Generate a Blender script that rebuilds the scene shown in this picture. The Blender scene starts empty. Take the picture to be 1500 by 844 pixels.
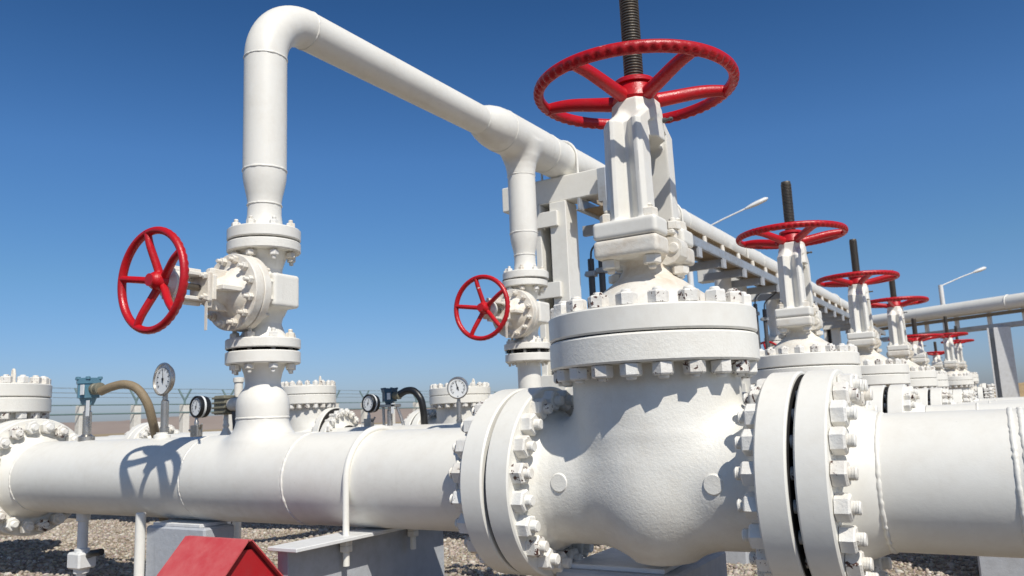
import bpy, math, random
import numpy as np
from mathutils import Matrix, Vector, Quaternion
random.seed(4); RNG = np.random.default_rng(4)
PI = math.pi; R_ = math.radians
C = bpy.context.scene.collection
SC = bpy.context.scene

# ------------------------------------------------------------------ materials
def nt(name):
    m = bpy.data.materials.new(name); m.use_nodes = True
    t = m.node_tree; b = t.nodes['Principled BSDF']
    return m, t, b
def N(t, typ, **kw):
    n = t.nodes.new(typ)
    for k, v in kw.items():
        if k in n.inputs: n.inputs[k].default_value = v
        else: setattr(n, k, v)
    return n
def noise(t, scale, detail=4, rough=.55, vec=None, dist=0):
    n = N(t, 'ShaderNodeTexNoise'); n.inputs['Scale'].default_value = scale
    n.inputs['Detail'].default_value = detail; n.inputs['Roughness'].default_value = rough
    n.inputs['Distortion'].default_value = dist
    if vec: t.links.new(vec, n.inputs['Vector'])
    return n
def ramp(t, src, stops):
    r = N(t, 'ShaderNodeValToRGB'); e = r.color_ramp.elements
    while len(e) < len(stops): e.new(.5)
    for x, (p, c) in zip(e, stops): x.position = p; x.color = (*c, 1) if len(c) == 3 else c
    t.links.new(src, r.inputs['Fac']); return r
def mix(t, fac, a, b):
    m = N(t, 'ShaderNodeMix', data_type='RGBA')
    if hasattr(fac, 'links'): t.links.new(fac, m.inputs[0])
    else: m.inputs[0].default_value = fac
    for s, i in ((a, 6), (b, 7)):
        if hasattr(s, 'links'): t.links.new(s, m.inputs[i])
        else: m.inputs[i].default_value = (*s, 1)
    return m.outputs[2]
def bump(t, b, h, strength, dist=.01, prev=None):
    n = N(t, 'ShaderNodeBump'); n.inputs['Strength'].default_value = strength; n.inputs['Distance'].default_value = dist
    t.links.new(h, n.inputs['Height'])
    if prev: t.links.new(prev.outputs[0], n.inputs['Normal'])
    t.links.new(n.outputs[0], b.inputs['Normal']); return n

def coords(t):
    """object coordinates shifted per object, so that copies do not repeat"""
    tc = N(t, 'ShaderNodeTexCoord'); oi = N(t, 'ShaderNodeObjectInfo')
    mm = N(t, 'ShaderNodeVectorMath', operation='MULTIPLY_ADD')
    t.links.new(oi.outputs['Random'], mm.inputs[0]); mm.inputs[1].default_value = (17, 31, 23)
    t.links.new(tc.outputs['Object'], mm.inputs[2]); return mm.outputs[0]

def paint(name, base, dirt, rough=.42, bmp=.15, bscale=60, chips=None, chip_lo=.66, chip_scale=30, dirt_amt=.5, fine=220):
    m, t, b = nt(name); co = coords(t)
    n1 = noise(t, 2.3, 6, .62, co); n2 = noise(t, 14, 5, .65, co)
    f = N(t, 'ShaderNodeMath', operation='MULTIPLY'); t.links.new(n1.outputs[0], f.inputs[0]); t.links.new(n2.outputs[0], f.inputs[1])
    r = ramp(t, f.outputs[0], [(.2, (0, 0, 0)), (.46, (dirt_amt,) * 3)])
    col = mix(t, r.outputs[0], base, dirt)
    sp = noise(t, 95, 3, .6, co)                                   # fly specks and small dirt spots
    rs = ramp(t, sp.outputs[0], [(.70, (0, 0, 0)), (.78, (.35,) * 3)])
    col = mix(t, rs.outputs[0], col, tuple(x * .55 for x in dirt))
    vm = N(t, 'ShaderNodeVectorMath', operation='MULTIPLY'); t.links.new(co, vm.inputs[0]); vm.inputs[1].default_value = (22, 22, 2.2)
    st = noise(t, 1.0, 4, .65, vm.outputs[0])
    rst = ramp(t, st.outputs[0], [(.60, (0, 0, 0)), (.80, (.5 * dirt_amt,) * 3)])
    col = mix(t, rst.outputs[0], col, tuple(x * .8 for x in dirt))
    nb = noise(t, bscale, 4, .6, co); nf = noise(t, fine, 2, .5, co)
    hb = N(t, 'ShaderNodeMath', operation='MULTIPLY_ADD'); t.links.new(nf.outputs[0], hb.inputs[0]); hb.inputs[1].default_value = .35; t.links.new(nb.outputs[0], hb.inputs[2])
    pb = bump(t, b, hb.outputs[0], bmp, .012)
    if chips:
        nc = noise(t, chip_scale, 3, .7, co, .4); big = noise(t, 5, 2, .5, co)
        mu = N(t, 'ShaderNodeMath', operation='MULTIPLY_ADD'); t.links.new(big.outputs[0], mu.inputs[0]); mu.inputs[1].default_value = .35; t.links.new(nc.outputs[0], mu.inputs[2])
        rc = ramp(t, mu.outputs[0], [(chip_lo, (0, 0, 0)), (chip_lo + .02, (1, 1, 1))])
        col = mix(t, rc.outputs[0], col, chips)
        inv = N(t, 'ShaderNodeMath', operation='SUBTRACT'); inv.inputs[0].default_value = 1; t.links.new(rc.outputs[0], inv.inputs[1])
        bump(t, b, inv.outputs[0], .5, .002, pb)
    t.links.new(col, b.inputs['Base Color'])
    rr = ramp(t, n2.outputs[0], [(.3, (rough - .08,) * 3), (.7, (rough + .15,) * 3)])
    t.links.new(rr.outputs[0], b.inputs['Roughness'])
    return m

WHITE = paint('white_pipe_paint', (.79, .772, .712), (.56, .51, .43), .40, .07, 25, dirt_amt=.3)
CAST = paint('white_cast_paint', (.79, .772, .712), (.56, .50, .41), .43, .20, 75, dirt_amt=.32)
RIMW = paint('white_machined_paint', (.79, .772, .712), (.58, .53, .45), .42, .06, 30, dirt_amt=.3)
CREAM = paint('cream_weathered_paint', (.75, .72, .65), (.46, .33, .19), .45, .2, 60, dirt_amt=.6)
NUT = paint('white_nut_paint_chipped', (.79, .765, .71), (.50, .42, .33), .45, .25, 90, chips=(.075, .028, .02), chip_lo=.765, chip_scale=34, dirt_amt=.6)
NUTC = paint('white_nut_paint_clean', (.79, .775, .73), (.55, .48, .38), .45, .25, 90, chips=(.10, .045, .025), chip_lo=.87, chip_scale=40, dirt_amt=.55)
RED = paint('red_wheel_paint', (.50, .006, .012), (.28, .010, .012), .33, .18, 70, chips=(.55, .42, .4), chip_lo=.90, chip_scale=26, dirt_amt=.6)
REDG = paint('red_gable_paint', (.42, .012, .018), (.30, .03, .03), .5, .1, 20)
REDBOX = paint('red_sheet_paint', (.52, .062, .066), (.62, .19, .18), .5, .1, 20, dirt_amt=.55)
GREYP = paint('grey_pier_paint', (.43, .45, .48), (.30, .30, .30), .6, .25, 30, dirt_amt=.6)
GREYS = paint('pale_grey_steel_paint', (.73, .735, .73), (.45, .43, .38), .45, .1, 25, dirt_amt=.45)
GALV = paint('galvanised_steel', (.44, .47, .50), (.26, .22, .17), .42, .1, 25, dirt_amt=.7); GALV.node_tree.nodes['Principled BSDF'].inputs['Metallic'].default_value = .35
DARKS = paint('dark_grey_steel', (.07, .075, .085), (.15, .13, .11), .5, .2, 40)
BRONZE = paint('brown_angle_steel', (.25, .18, .10), (.12, .08, .05), .6, .3, 30)
RUSTY = paint('cream_rusty_channel', (.50, .44, .34), (.22, .13, .06), .55, .3, 20, dirt_amt=.85)
STEM = paint('greased_stem_steel', (.12, .108, .09), (.16, .11, .065), .42, .2, 60); STEM.node_tree.nodes['Principled BSDF'].inputs['Metallic'].default_value = .5
GASK = paint('gasket_and_gap_shade', (.012, .011, .011), (.03, .025, .02), .8)
BLUE = paint('blue_housing_paint', (.10, .22, .30), (.16, .26, .31), .4, .1, 50)
DBLUE = paint('dark_blue_housing_paint', (.03, .085, .14), (.06, .10, .14), .4, .1, 50)
TAN = paint('tan_hose_rubber', (.26, .20, .125), (.13, .10, .06), .6, .3, 50)
BLACK = paint('black_case_plastic', (.012, .013, .015), (.03, .03, .03), .35, .1, 50)
STEEL = paint('stainless_steel', (.50, .48, .45), (.3, .26, .2), .28, .1, 60); STEEL.node_tree.nodes['Principled BSDF'].inputs['Metallic'].default_value = .85
DIAL = paint('dial_face', (.78, .80, .80), (.7, .7, .7), .35, 0.0)
OLIVE = paint('olive_cast_metal', (.20, .19, .14), (.1, .09, .06), .5, .2, 60)
GREENM = paint('green_fence_paint_hazed', (.14, .215, .215), (.16, .22, .21), .5)  # green greyed so that the colour itself carries distance haze
CONC = paint('pale_concrete_post', (.72, .70, .64), (.42, .40, .35), .8, .3, 30)
WIRE = paint('wire_steel', (.22, .25, .25), (.2, .2, .2), .5)

def gravel_mat():
    m, t, b = nt('gravel_and_dry_earth')
    tc = N(t, 'ShaderNodeTexCoord'); v = tc.outputs['Object']
    vo = N(t, 'ShaderNodeTexVoronoi'); vo.inputs['Scale'].default_value = 26; t.links.new(v, vo.inputs['Vector'])
    hs = N(t, 'ShaderNodeSeparateColor'); t.links.new(vo.outputs['Color'], hs.inputs[0])
    stones = ramp(t, hs.outputs[0], [(0, (.10, .075, .05)), (.3, (.24, .18, .125)), (.65, (.33, .27, .19)), (.88, (.42, .37, .29)), (1, (.6, .56, .5))])
    n = noise(t, 1.1, 5, .6, v)
    pat = ramp(t, n.outputs[0], [(.35, (.0,) * 3), (.7, (.6,) * 3)])
    near = mix(t, pat.outputs[0], stones.outputs[0], (.26, .20, .135))
    n2 = noise(t, .05, 6, .65, v); n3 = noise(t, .9, 5, .7, v)
    dry = ramp(t, n2.outputs[0], [(.3, (.30, .22, .12)), (.55, (.40, .30, .165)), (.75, (.24, .19, .10))])
    dry2 = mix(t, n3.outputs[0], dry.outputs[0], (.27, .20, .115))
    ln = N(t, 'ShaderNodeVectorMath', operation='LENGTH'); t.links.new(v, ln.inputs[0])
    fac = ramp(t, ln.outputs['Value'], [(0, (0, 0, 0)), (1, (1, 1, 1))])
    mr = N(t, 'ShaderNodeMapRange'); mr.inputs[1].default_value = 16; mr.inputs[2].default_value = 24
    t.links.new(ln.outputs['Value'], mr.inputs[0]); t.nodes.remove(fac)
    t.links.new(mix(t, mr.outputs[0], near, dry2), b.inputs['Base Color'])
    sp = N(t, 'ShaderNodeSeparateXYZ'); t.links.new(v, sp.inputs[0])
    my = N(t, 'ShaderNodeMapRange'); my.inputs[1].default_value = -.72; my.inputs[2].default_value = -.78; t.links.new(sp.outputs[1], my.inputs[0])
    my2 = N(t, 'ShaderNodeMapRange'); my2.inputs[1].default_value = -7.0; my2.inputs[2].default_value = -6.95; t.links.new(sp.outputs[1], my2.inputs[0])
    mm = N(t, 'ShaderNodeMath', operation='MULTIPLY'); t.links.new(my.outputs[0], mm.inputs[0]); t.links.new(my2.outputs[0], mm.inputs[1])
    bounce_cut_strip = ramp(t, noise(t, 90, 3, .6, v).outputs[0], [(.3, (.03, .03, .031)), (.7, (.065, .063, .06))])  # invented dark strip, out of view, added to cut ground bounce on undersides
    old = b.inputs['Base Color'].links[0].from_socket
    t.links.new(mix(t, mm.outputs[0], old, bounce_cut_strip.outputs[0]), b.inputs['Base Color'])
    b.inputs['Roughness'].default_value = .95
    bump(t, b, vo.outputs['Distance'], -.8, .03)
    return m
GROUND = gravel_mat()
def pebble_mat():
    m, t, b = nt('gravel_stones')
    at = N(t, 'ShaderNodeAttribute', attribute_name='tone')
    r = ramp(t, at.outputs['Fac'], [(0, (.15, .11, .075)), (.25, (.27, .20, .135)), (.55, (.36, .28, .195)), (.8, (.44, .36, .265)), (.95, (.50, .45, .37)), (1, (.66, .62, .55))])
    tc = N(t, 'ShaderNodeTexCoord'); n = noise(t, 60, 4, .6, tc.outputs['Object'])
    t.links.new(mix(t, .25, r.outputs[0], n.outputs[1]), b.inputs['Base Color']); b.inputs['Roughness'].default_value = .9
    return m
PEB = pebble_mat()
def hill_mat(name, a, bb, s):
    m, t, b = nt(name); tc = N(t, 'ShaderNodeTexCoord')
    n = noise(t, s, 8, .65, tc.outputs['Object']); r = ramp(t, n.outputs[0], [(.3, a), (.7, bb)])
    t.links.new(r.outputs[0], b.inputs['Base Color']); b.inputs['Roughness'].default_value = 1
    bump(t, b, n.outputs[0], .6, 3)
    return m
HILLF = hill_mat('distant_hill_earth_hazed', (.26, .205, .175), (.33, .265, .22), .004)  # earth colour paled, with the haze of distance painted into it
HILLN = hill_mat('dry_grass_hill', (.36, .24, .115), (.50, .35, .18), .06)

# ------------------------------------------------------------------ mesh helpers
def mesh_of(name, verts, faces, mat=None, smooth=35):
    me = bpy.data.meshes.new(name); me.from_pydata([tuple(v) for v in verts], [], faces); me.update()
    me.validate()
    if smooth is not None:
        me.shade_smooth()
        if smooth < 180: me.set_sharp_from_angle(angle=R_(smooth))
    if mat: me.materials.append(mat)
    return me
class MB:
    def __init__(s): s.v = []; s.f = []; s.M = Matrix()
    def at(s, loc=(0, 0, 0), axis='z', rot=None):
        if rot is not None: q = rot
        else: q = {'z': Matrix(), 'x': Matrix.Rotation(PI / 2, 4, 'Y'), '-x': Matrix.Rotation(-PI / 2, 4, 'Y'),
                   'y': Matrix.Rotation(-PI / 2, 4, 'X'), '-y': Matrix.Rotation(PI / 2, 4, 'X'), '-z': Matrix.Rotation(PI, 4, 'X')}[axis]
        s.M = Matrix.Translation(loc) @ q; return s
    def add(s, vs, fs):
        o = len(s.v); s.v += [tuple(s.M @ Vector(p)) for p in vs]; s.f += [tuple(i + o for i in f) for f in fs]; return s
    def lathe(s, prof, seg=48, wob=None):
        vs, fs, rings = [], [], []
        for r, z in prof:
            if r < 1e-6: rings.append([len(vs)]); vs.append((0, 0, z))
            else:
                rings.append(list(range(len(vs), len(vs) + seg)))
                for k in range(seg):
                    a = 2 * PI * k / seg; vs.append((r * math.cos(a), r * math.sin(a), z))
        for A, B in zip(rings, rings[1:]):
            for k in range(seg):
                k2 = (k + 1) % seg
                if len(A) == 1 and len(B) == 1: continue
                if len(A) == 1: fs.append((A[0], B[k2], B[k])) if 0 else fs.append((A[0], B[k], B[k2])[::-1])
                elif len(B) == 1: fs.append((A[k], A[k2], B[0]))
                else: fs.append((A[k], A[k2], B[k2], B[k]))
        return s.add(vs, fs)
    def box(s, x0, x1, y0, y1, z0, z1, b=.004):
        # box with chamfered edges
        xs, ys, zs = (x0, x1), (y0, y1), (z0, z1); vs = []; idx = {}
        for i in (0, 1):
            for j in (0, 1):
                for k in (0, 1):
                    sx, sy, sz = (1, -1)[i], (1, -1)[j], (1, -1)[k]
                    for a in range(3):
                        p = [xs[i] + sx * b, ys[j] + sy * b, zs[k] + sz * b]; p[a] = (xs[i], ys[j], zs[k])[a]
                        idx[i, j, k, a] = len(vs); vs.append(p)
        fs = []
        for a in range(3):
            o = [q for q in range(3) if q != a]
            for e in (0, 1):
                loop = []
                for (p, q) in ((0, 0), (1, 0), (1, 1), (0, 1)):
                    c = [0, 0, 0]; c[a] = e; c[o[0]] = p; c[o[1]] = q; loop.append(idx[(*c, a)])
                fs.append(loop)
            for p in (0, 1):
                for q in (0, 1):
                    c0 = [0, 0, 0]; c0[o[0]] = p; c0[o[1]] = q; c1 = list(c0); c1[a] = 1
                    fs.append([idx[(*c0, o[0])], idx[(*c1, o[0])], idx[(*c1, o[1])], idx[(*c0, o[1])]])
        for i in (0, 1):
            for j in (0, 1):
                for k in (0, 1): fs.append([idx[i, j, k, a] for a in range(3)])
        ctr = Vector(((x0 + x1) / 2, (y0 + y1) / 2, (z0 + z1) / 2)); out = []
        for f in fs:
            P = [Vector(vs[q]) for q in f]; n = (P[1] - P[0]).cross(P[2] - P[0]); c = sum(P, Vector()) / len(P) - ctr
            out.append(f if n.dot(c) > 0 else f[::-1])
        return s.add(vs, out)
    def tube(s, pts, r, seg=16, cap=True, sq=None):
        pts = [Vector(p) for p in pts]; n = len(pts); rs = r if isinstance(r, (list, tuple)) else [r] * n
        vs, fs = [], []; up = None
        for i, p in enumerate(pts):
            t = (pts[min(i + 1, n - 1)] - pts[max(i - 1, 0)]).normalized()
            if up is None:
                up = Vector((0, 0, 1)) if abs(t.z) < .9 else Vector((0, 1, 0))
            a = t.cross(up).normalized(); up = a.cross(t).normalized()
            for k in range(seg):
                th = 2 * PI * k / seg; ca, sa = math.cos(th), math.sin(th)
                if sq: ca, sa = ca * sq[0], sa * sq[1]
                vs.append(p + a * (rs[i] * ca) + up * (rs[i] * sa))
        for i in range(n - 1):
            for k in range(seg):
                k2 = (k + 1) % seg; fs.append((i * seg + k, (i + 1) * seg + k, (i + 1) * seg + k2, i * seg + k2)[::-1])
        if cap: fs.append(tuple(range(seg))[::-1] if 0 else tuple(range(seg))); fs.append(tuple(range((n - 1) * seg, n * seg))[::-1])
        return s.add(vs, fs)
    def prism(s, poly, z0, z1, b=0.0):
        n = len(poly); vs = [(x, y, z0) for x, y in poly] + [(x, y, z1) for x, y in poly]
        fs = [(k, (k + 1) % n, n + (k + 1) % n, n + k) for k in range(n)] + [tuple(range(n))[::-1], tuple(range(n, 2 * n))]
        return s.add(vs, fs)
    def mesh(s, name, mat, smooth=35):
        me = mesh_of(name, s.v, s.f, mat, smooth)
        return me
def spline(pts, n=8):
    P = [Vector(p) for p in pts]; P = [P[0] * 2 - P[1]] + P + [P[-1] * 2 - P[-2]]; out = []
    for i in range(1, len(P) - 2):
        for k in range(n):
            t = k / n; a, b, c, d = P[i - 1:i + 3]
            out.append(.5 * ((2 * b) + (c - a) * t + (2 * a - 5 * b + 4 * c - d) * t * t + (3 * b - a - 3 * c + d) * t ** 3))
    out.append(P[-2]); return out
def link(name, me, parent=None, loc=(0, 0, 0), q=None, label=None):
    o = bpy.data.objects.new(name, me); C.objects.link(o); o.location = loc
    if q is not None: o.rotation_mode = 'QUATERNION'; o.rotation_quaternion = q
    if parent: o.parent = parent
    if label: o['label'] = label
    return o
def tag(o, label, cat, group=None, kind=None):
    if label: o['label'] = label
    if cat: o['category'] = cat
    if group: o['group'] = group
    if kind: o['kind'] = kind
    return o
def thing(name, loc, label, cat, group=None, rz=0, scale=1):
    o = bpy.data.objects.new(name, None); C.objects.link(o); o.location = loc; o.rotation_euler.z = rz
    o.scale = (scale,) * 3 if not isinstance(scale, tuple) else scale
    o.empty_display_size = .1
    return tag(o, label, cat, group)
def copy_tree(o, parent=None):
    c = o.copy(); C.objects.link(c); c.parent = parent
    for ch in o.children: copy_tree(ch, c)
    return c
def dup(root, loc, label, rz=0, scale=1, group=None):
    c = copy_tree(root); c.location = loc; c.rotation_euler.z = rz; c['label'] = label
    c.scale = (scale,) * 3 if not isinstance(scale, tuple) else scale
    if group: c['group'] = group
    return c

# ---- signed distance + surface nets for the cast pieces
def surfnet(f, lo, hi, h):
    lo = np.array(lo, float); n = np.ceil((np.array(hi) - lo) / h).astype(int) + 1
    ax = [lo[i] + h * np.arange(n[i]) for i in range(3)]
    X, Y, Z = np.meshgrid(*ax, indexing='ij'); V = f(X, Y, Z); S = V < 0
    cn = n - 1; cnt = np.zeros(cn); P = np.zeros((*cn, 3))
    cor = [(i, j, k) for i in (0, 1) for j in (0, 1) for k in (0, 1)]
    sl = lambda c: tuple(slice(c[a], c[a] + cn[a]) for a in range(3))
    for c in cor:
        for a in range(3):
            if c[a]: continue
            d = list(c); d[a] = 1; va, vb = V[sl(c)], V[sl(d)]; m = (va < 0) != (vb < 0)
            t = np.where(m, va / np.where(m, va - vb, 1), 0)
            for q in range(3): P[..., q] += np.where(m, c[q] + (t if q == a else 0), 0)
            cnt += m
    act = cnt > 0; idx = -np.ones(cn, int); idx[act] = np.arange(act.sum())
    ijk = np.argwhere(act); pts = lo + h * (ijk + P[act] / cnt[act][:, None])
    faces = []
    for a in range(3):
        b, c = (a + 1) % 3, (a + 2) % 3
        s0 = [slice(0, n[q]) for q in range(3)]; s1 = list(s0); s0[a] = slice(0, n[a] - 1); s1[a] = slice(1, n[a])
        A, B = S[tuple(s0)], S[tuple(s1)]
        e = np.argwhere(A != B); ok = (e[:, b] > 0) & (e[:, c] > 0) & (e[:, b] < cn[b]) & (e[:, c] < cn[c]); e = e[ok]
        ins = A[tuple(e.T)]
        def g(db, dc):
            q = e.copy(); q[:, b] += db; q[:, c] += dc; return idx[tuple(q.T)]
        quad = np.stack([g(-1, -1), g(0, -1), g(0, 0), g(-1, 0)], 1)
        quad[~ins] = quad[~ins][:, ::-1]; faces.append(quad)
    F = np.concatenate(faces); F = F[(F >= 0).all(1)]
    for _ in range(3):
        e = h * .2; x, y, z = pts.T; v = f(x, y, z)
        gr = np.stack([f(x + e, y, z) - f(x - e, y, z), f(x, y + e, z) - f(x, y - e, z), f(x, y, z + e) - f(x, y, z - e)], 1) / (2 * e)
        pts = pts - (np.clip(v, -h, h) / np.maximum((gr ** 2).sum(1), .1))[:, None] * gr * .8
    return pts.tolist(), F.tolist()
def su(a, b, k):
    h = np.clip(.5 + .5 * (b - a) / k, 0, 1); return b + (a - b) * h - k * h * (1 - h)
def si(a, b, k): return -su(-a, -b, k)
def rbox(X, Y, Z, c, s, r):
    q = [np.abs(P - c[i]) - s[i] + r for i, P in enumerate((X, Y, Z))]
    return np.sqrt(sum(np.maximum(p, 0) ** 2 for p in q)) + np.minimum(np.maximum(np.maximum(q[0], q[1]), q[2]), 0) - r
def lath(rad, ax, prof, sl=.9):
    z = np.array([p[1] for p in prof]); r = np.array([p[0] for p in prof])
    d = (rad - np.interp(ax, z, r)) * sl
    return np.maximum(d, np.maximum(z[0] - ax, ax - z[-1]))
def poly2d(X, Y, poly):
    d = np.full(X.shape, 1e9); s = np.ones(X.shape); n = len(poly)
    for i in range(n):
        ax, ay = poly[i]; bx, by = poly[i - 1]; ex, ey = bx - ax, by - ay; wx, wy = X - ax, Y - ay
        t = np.clip((wx * ex + wy * ey) / (ex * ex + ey * ey), 0, 1)
        d = np.minimum(d, (wx - ex * t) ** 2 + (wy - ey * t) ** 2)
        c1, c2, c3 = Y >= ay, Y < by, ex * wy > ey * wx
        s = np.where((c1 & c2 & c3) | (~c1 & ~c2 & ~c3), -s, s)
    return s * np.sqrt(d)

# ---- small shared meshes
def hexnut(mb, R, h, z=0, up=1):
    ring = lambda r, zz: [(r * math.cos(k * PI / 3 + .26), r * math.sin(k * PI / 3 + .26), zz) for k in range(6)]
    vs = ring(R, z) + ring(R, z + up * h * .86) + ring(R * .86, z + up * h) ; fs = []
    for a in (0, 6):
        for k in range(6):
            f = (a + k, a + (k + 1) % 6, a + 6 + (k + 1) % 6, a + 6 + k); fs.append(f if up > 0 else f[::-1])
    f = tuple(range(12, 18)); fs.append(f if up > 0 else f[::-1])
    f = tuple(range(6)); fs.append(f[::-1] if up > 0 else f)
    mb.add(vs, fs)
def stud(L, R, h, r, prot, mat, name='stud_bolt', thread=True):
    mb = MB(); a = L / 2
    for s in (1, -1): hexnut(mb, R, h, s * (a + .001), s)
    e = a + h + prot; p = [(0, -e), (r * .8, -e), (r, -e + .006)]
    z = -e + .006
    if thread:
        for k in range(5): p += [(r * .9, z + prot * .1), (r, z + prot * .2)]; z += prot * .16
    p += [(r, e - .006 - (prot * .8 if thread else 0))]
    if thread:
        z = e - .006 - prot * .8
        for k in range(5): p += [(r * .9, z + prot * .08), (r, z + prot * .16)]; z += prot * .16
    p += [(r, e - .006), (r * .8, e), (0, e)]
    mb.lathe(p, 14); return mb.mesh(name, mat, 30)
QX = Quaternion((0, 1, 0), PI / 2); QY = Quaternion((1, 0, 0), -PI / 2)
def ring_studs(parent, me, ctr, axis, rad, n, off=.5, me2=None, jit=True):
    for k in range(n):
        a = 2 * PI * (k + off) / n; u, w = rad * math.cos(a), rad * math.sin(a)
        p = {'z': (u, w, 0), 'x': (0, u, w), 'y': (u, 0, w)}[axis]
        q = {'z': Quaternion(), 'x': QX, 'y': QY}[axis] @ Quaternion((0, 0, 1), random.uniform(0, 1.05) if jit else 0)
        link('stud_bolt', me2 if (me2 and k % 3 == 0) else me, parent, Vector(ctr) + Vector(p), q)
def disc(mb, R, z0, z1, ri=None, seg=72, b=.006):
    r0 = 0 if ri is None else ri
    mb.lathe([(r0, z0), (R - b, z0), (R, z0 + b), (R, z1 - b), (R - b, z1), (r0, z1)], seg); return mb
def weld(R, r=.009, amp=.35, seg=160, seed=0):
    rg = np.random.default_rng(seed); sm = lambda a: np.convolve(np.r_[a[-2:], a, a[:2]], [.25, .5, .25], 'same')[2:-2]
    j = sm(rg.normal(0, 1, seg)); w = sm(sm(rg.normal(0, 1, seg))); vs, fs = [], []; m = 8
    for k in range(seg):
        a = 2 * PI * k / seg; rr = r * (1 + amp * j[k] * .55)
        for i in range(m):
            t = 2 * PI * i / m; x = R + rr * .75 * math.cos(t); vs.append((x * math.cos(a), x * math.sin(a), rr * 1.1 * math.sin(t) + w[k] * r * .14))
    for k in range(seg):
        for i in range(m): fs.append((k * m + i, (k + 1) % seg * m + i, (k + 1) % seg * m + (i + 1) % m, k * m + (i + 1) % m))
    return mesh_of('weld_bead', vs, fs, WHITE, 180)

# ------------------------------------------------------------------ big gate valve
def body_sdf(X, Y, Z):
    ax = np.abs(X); rr = np.sqrt(Y * Y + Z * Z)
    run = lath(rr, ax, [(.275, -.1), (.275, .40), (.285, .45), (.32, .5), (.335, .56)], .95)
    neck = lath(np.sqrt(X * X + (Y * 1.14) ** 2), Z, [(.10, -.30), (.20, -.19), (.29, -.06), (.345, .08), (.37, .20), (.37, .5)], .85)
    q = np.sqrt((X / .275) ** 2 + (Y / .325) ** 2 + (Z / .353) ** 2); g = np.sqrt((X / .275 ** 2) ** 2 + (Y / .325 ** 2) ** 2 + (Z / .353 ** 2) ** 2) + 1e-6
    bulb = q * (q - 1) / g
    d = su(su(run, bulb, .085), neck, .075) + .001
    w = .003 * (np.sin(11 * X + 5 * Z) * np.sin(9 * Z - 4 * Y + 1) + .6 * np.sin(23 * X - 11 * Y) * np.sin(19 * Z + 2))
    return d + w
BODY = mesh_of('valve_body', *surfnet(body_sdf, (-.54, -.45, -.44), (.54, .45, .49), .0135), CAST, 180)
mb = MB()
for s in (1, -1): pass
def flange_mesh(x0, x1, R, ri, mat, hub=None, name='flange'):
    """disc with axis X between x0 and x1, optional tapered hub up to (x, r)"""
    m = MB().at(axis='x'); b = .007
    p = [(ri, x0), (R - b, x0), (R, x0 + b), (R, x1 - b), (R - b, x1)]
    if hub: p += [(hub[0], x1 + .001)] + [(r, x) for x, r in hub[1]]
    else: p += [(ri, x1)]
    m.lathe(p, 96); return m.mesh(name, mat, 32)
FR = .425
FL_V = {s: None for s in (1, -1)}
VF_R = flange_mesh(.511, .625, FR, .2, RIMW, name='valve_flange')
mb = MB().at(axis='x'); mb.lathe([(.2, -.0045), (.412, -.0045), (.412, -.003), (.335, -.003), (.335, .015), (.412, .015), (.412, .0165), (.2, .0165)], 72); GASKET_SHADE_M = mb.mesh('gasket', GASK)  # gasket ring, plus dark facings that paint shade into the flange gap
STUD_BIG = stud(.254, .049, .052, .0245, .030, NUTC)
STUD_BIGC = stud(.254, .049, .052, .0245, .030, NUT)
STUD_BON = stud(.231, .044, .05, .022, .014, NUT, thread=False)
STUD_BONC = stud(.231, .044, .05, .022, .014, NUTC, thread=False)
m = MB(); disc(m, .4486, .482, .598, .3, 110, .008); LOWF = m.mesh('body_flange', CAST, 32)
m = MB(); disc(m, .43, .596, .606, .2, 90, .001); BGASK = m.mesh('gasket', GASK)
m = MB(); disc(m, .4486, .604, .709, .05, 110, .008); UPF = m.mesh('bonnet_flange', RIMW, 32)
def bonnet_sdf(X, Y, Z):
    rad = np.sqrt(X * X + Y * Y)
    d = lath(rad, Z, [(.30, .70), (.285, .73), (.245, .785), (.18, .835), (.128, .875), (.108, .91), (.105, 1.02)], .75)
    lug = np.minimum(rbox(X, Y, Z, (0, -.165, .985), (.148, .072, .040), .018), rbox(X, Y, Z, (0, .165, .985), (.148, .072, .040), .018))
    mid = rbox(X, Y, Z, (0, 0, .975), (.115, .20, .03), .02)
    return su(d, su(lug, mid, .02), .022)
BON = mesh_of('bonnet', *surfnet(bonnet_sdf, (-.33, -.33, .68), (.33, .33, 1.06), .009), CREAM, 180)
def yoke_mesh(top):
    ch = top - .19
    arm = [(-.092, -.11), (-.104, -.145), (-.060, -.207), (-.040, -.222), (-.024, -.214), (.002, -.168), (.022, -.166), (.058, -.205), (.078, -.209), (.094, -.190), (.096, -.11)]
    def f(X, Y, Z):
        t = np.clip((Z - 1.1) / (ch - 1.1), 0, 1); k = 1.06 - .06 * t; sh = np.clip(Z - (ch + .055), 0, 1) * 1.6
        d2 = poly2d(X / k, -np.abs(Y) - sh, arm)
        a = si(d2, np.maximum(1.07 - Z, Z - (ch + .14)), .008) * .9
        # octagonal collar
        o = np.maximum(np.maximum(np.abs(X), np.abs(Y)) - .113, (np.abs(X) + np.abs(Y)) * .7071 - .113) + np.clip(Z - ch, 0, 1) * .06
        col = si(o, np.maximum(ch - Z, Z - top), .010)
        feet = rbox(X, np.abs(Y), Z, (0, .165, 1.066), (.148, .072, .0395), .018)
        d = su(su(a, col, .028), feet, .014)
        return np.maximum(d, -(np.sqrt(X * X + Y * Y) - .05))
    return mesh_of('yoke', *surfnet(f, (-.17, -.26, 1.0), (.17, .26, top + .03), .0056), RIMW, 50)
YOKE = yoke_mesh(1.69); YOKE_S = yoke_mesh(1.345)
STUD_YK = stud(.165, .038, .038, .018, .020, CREAM)
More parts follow.
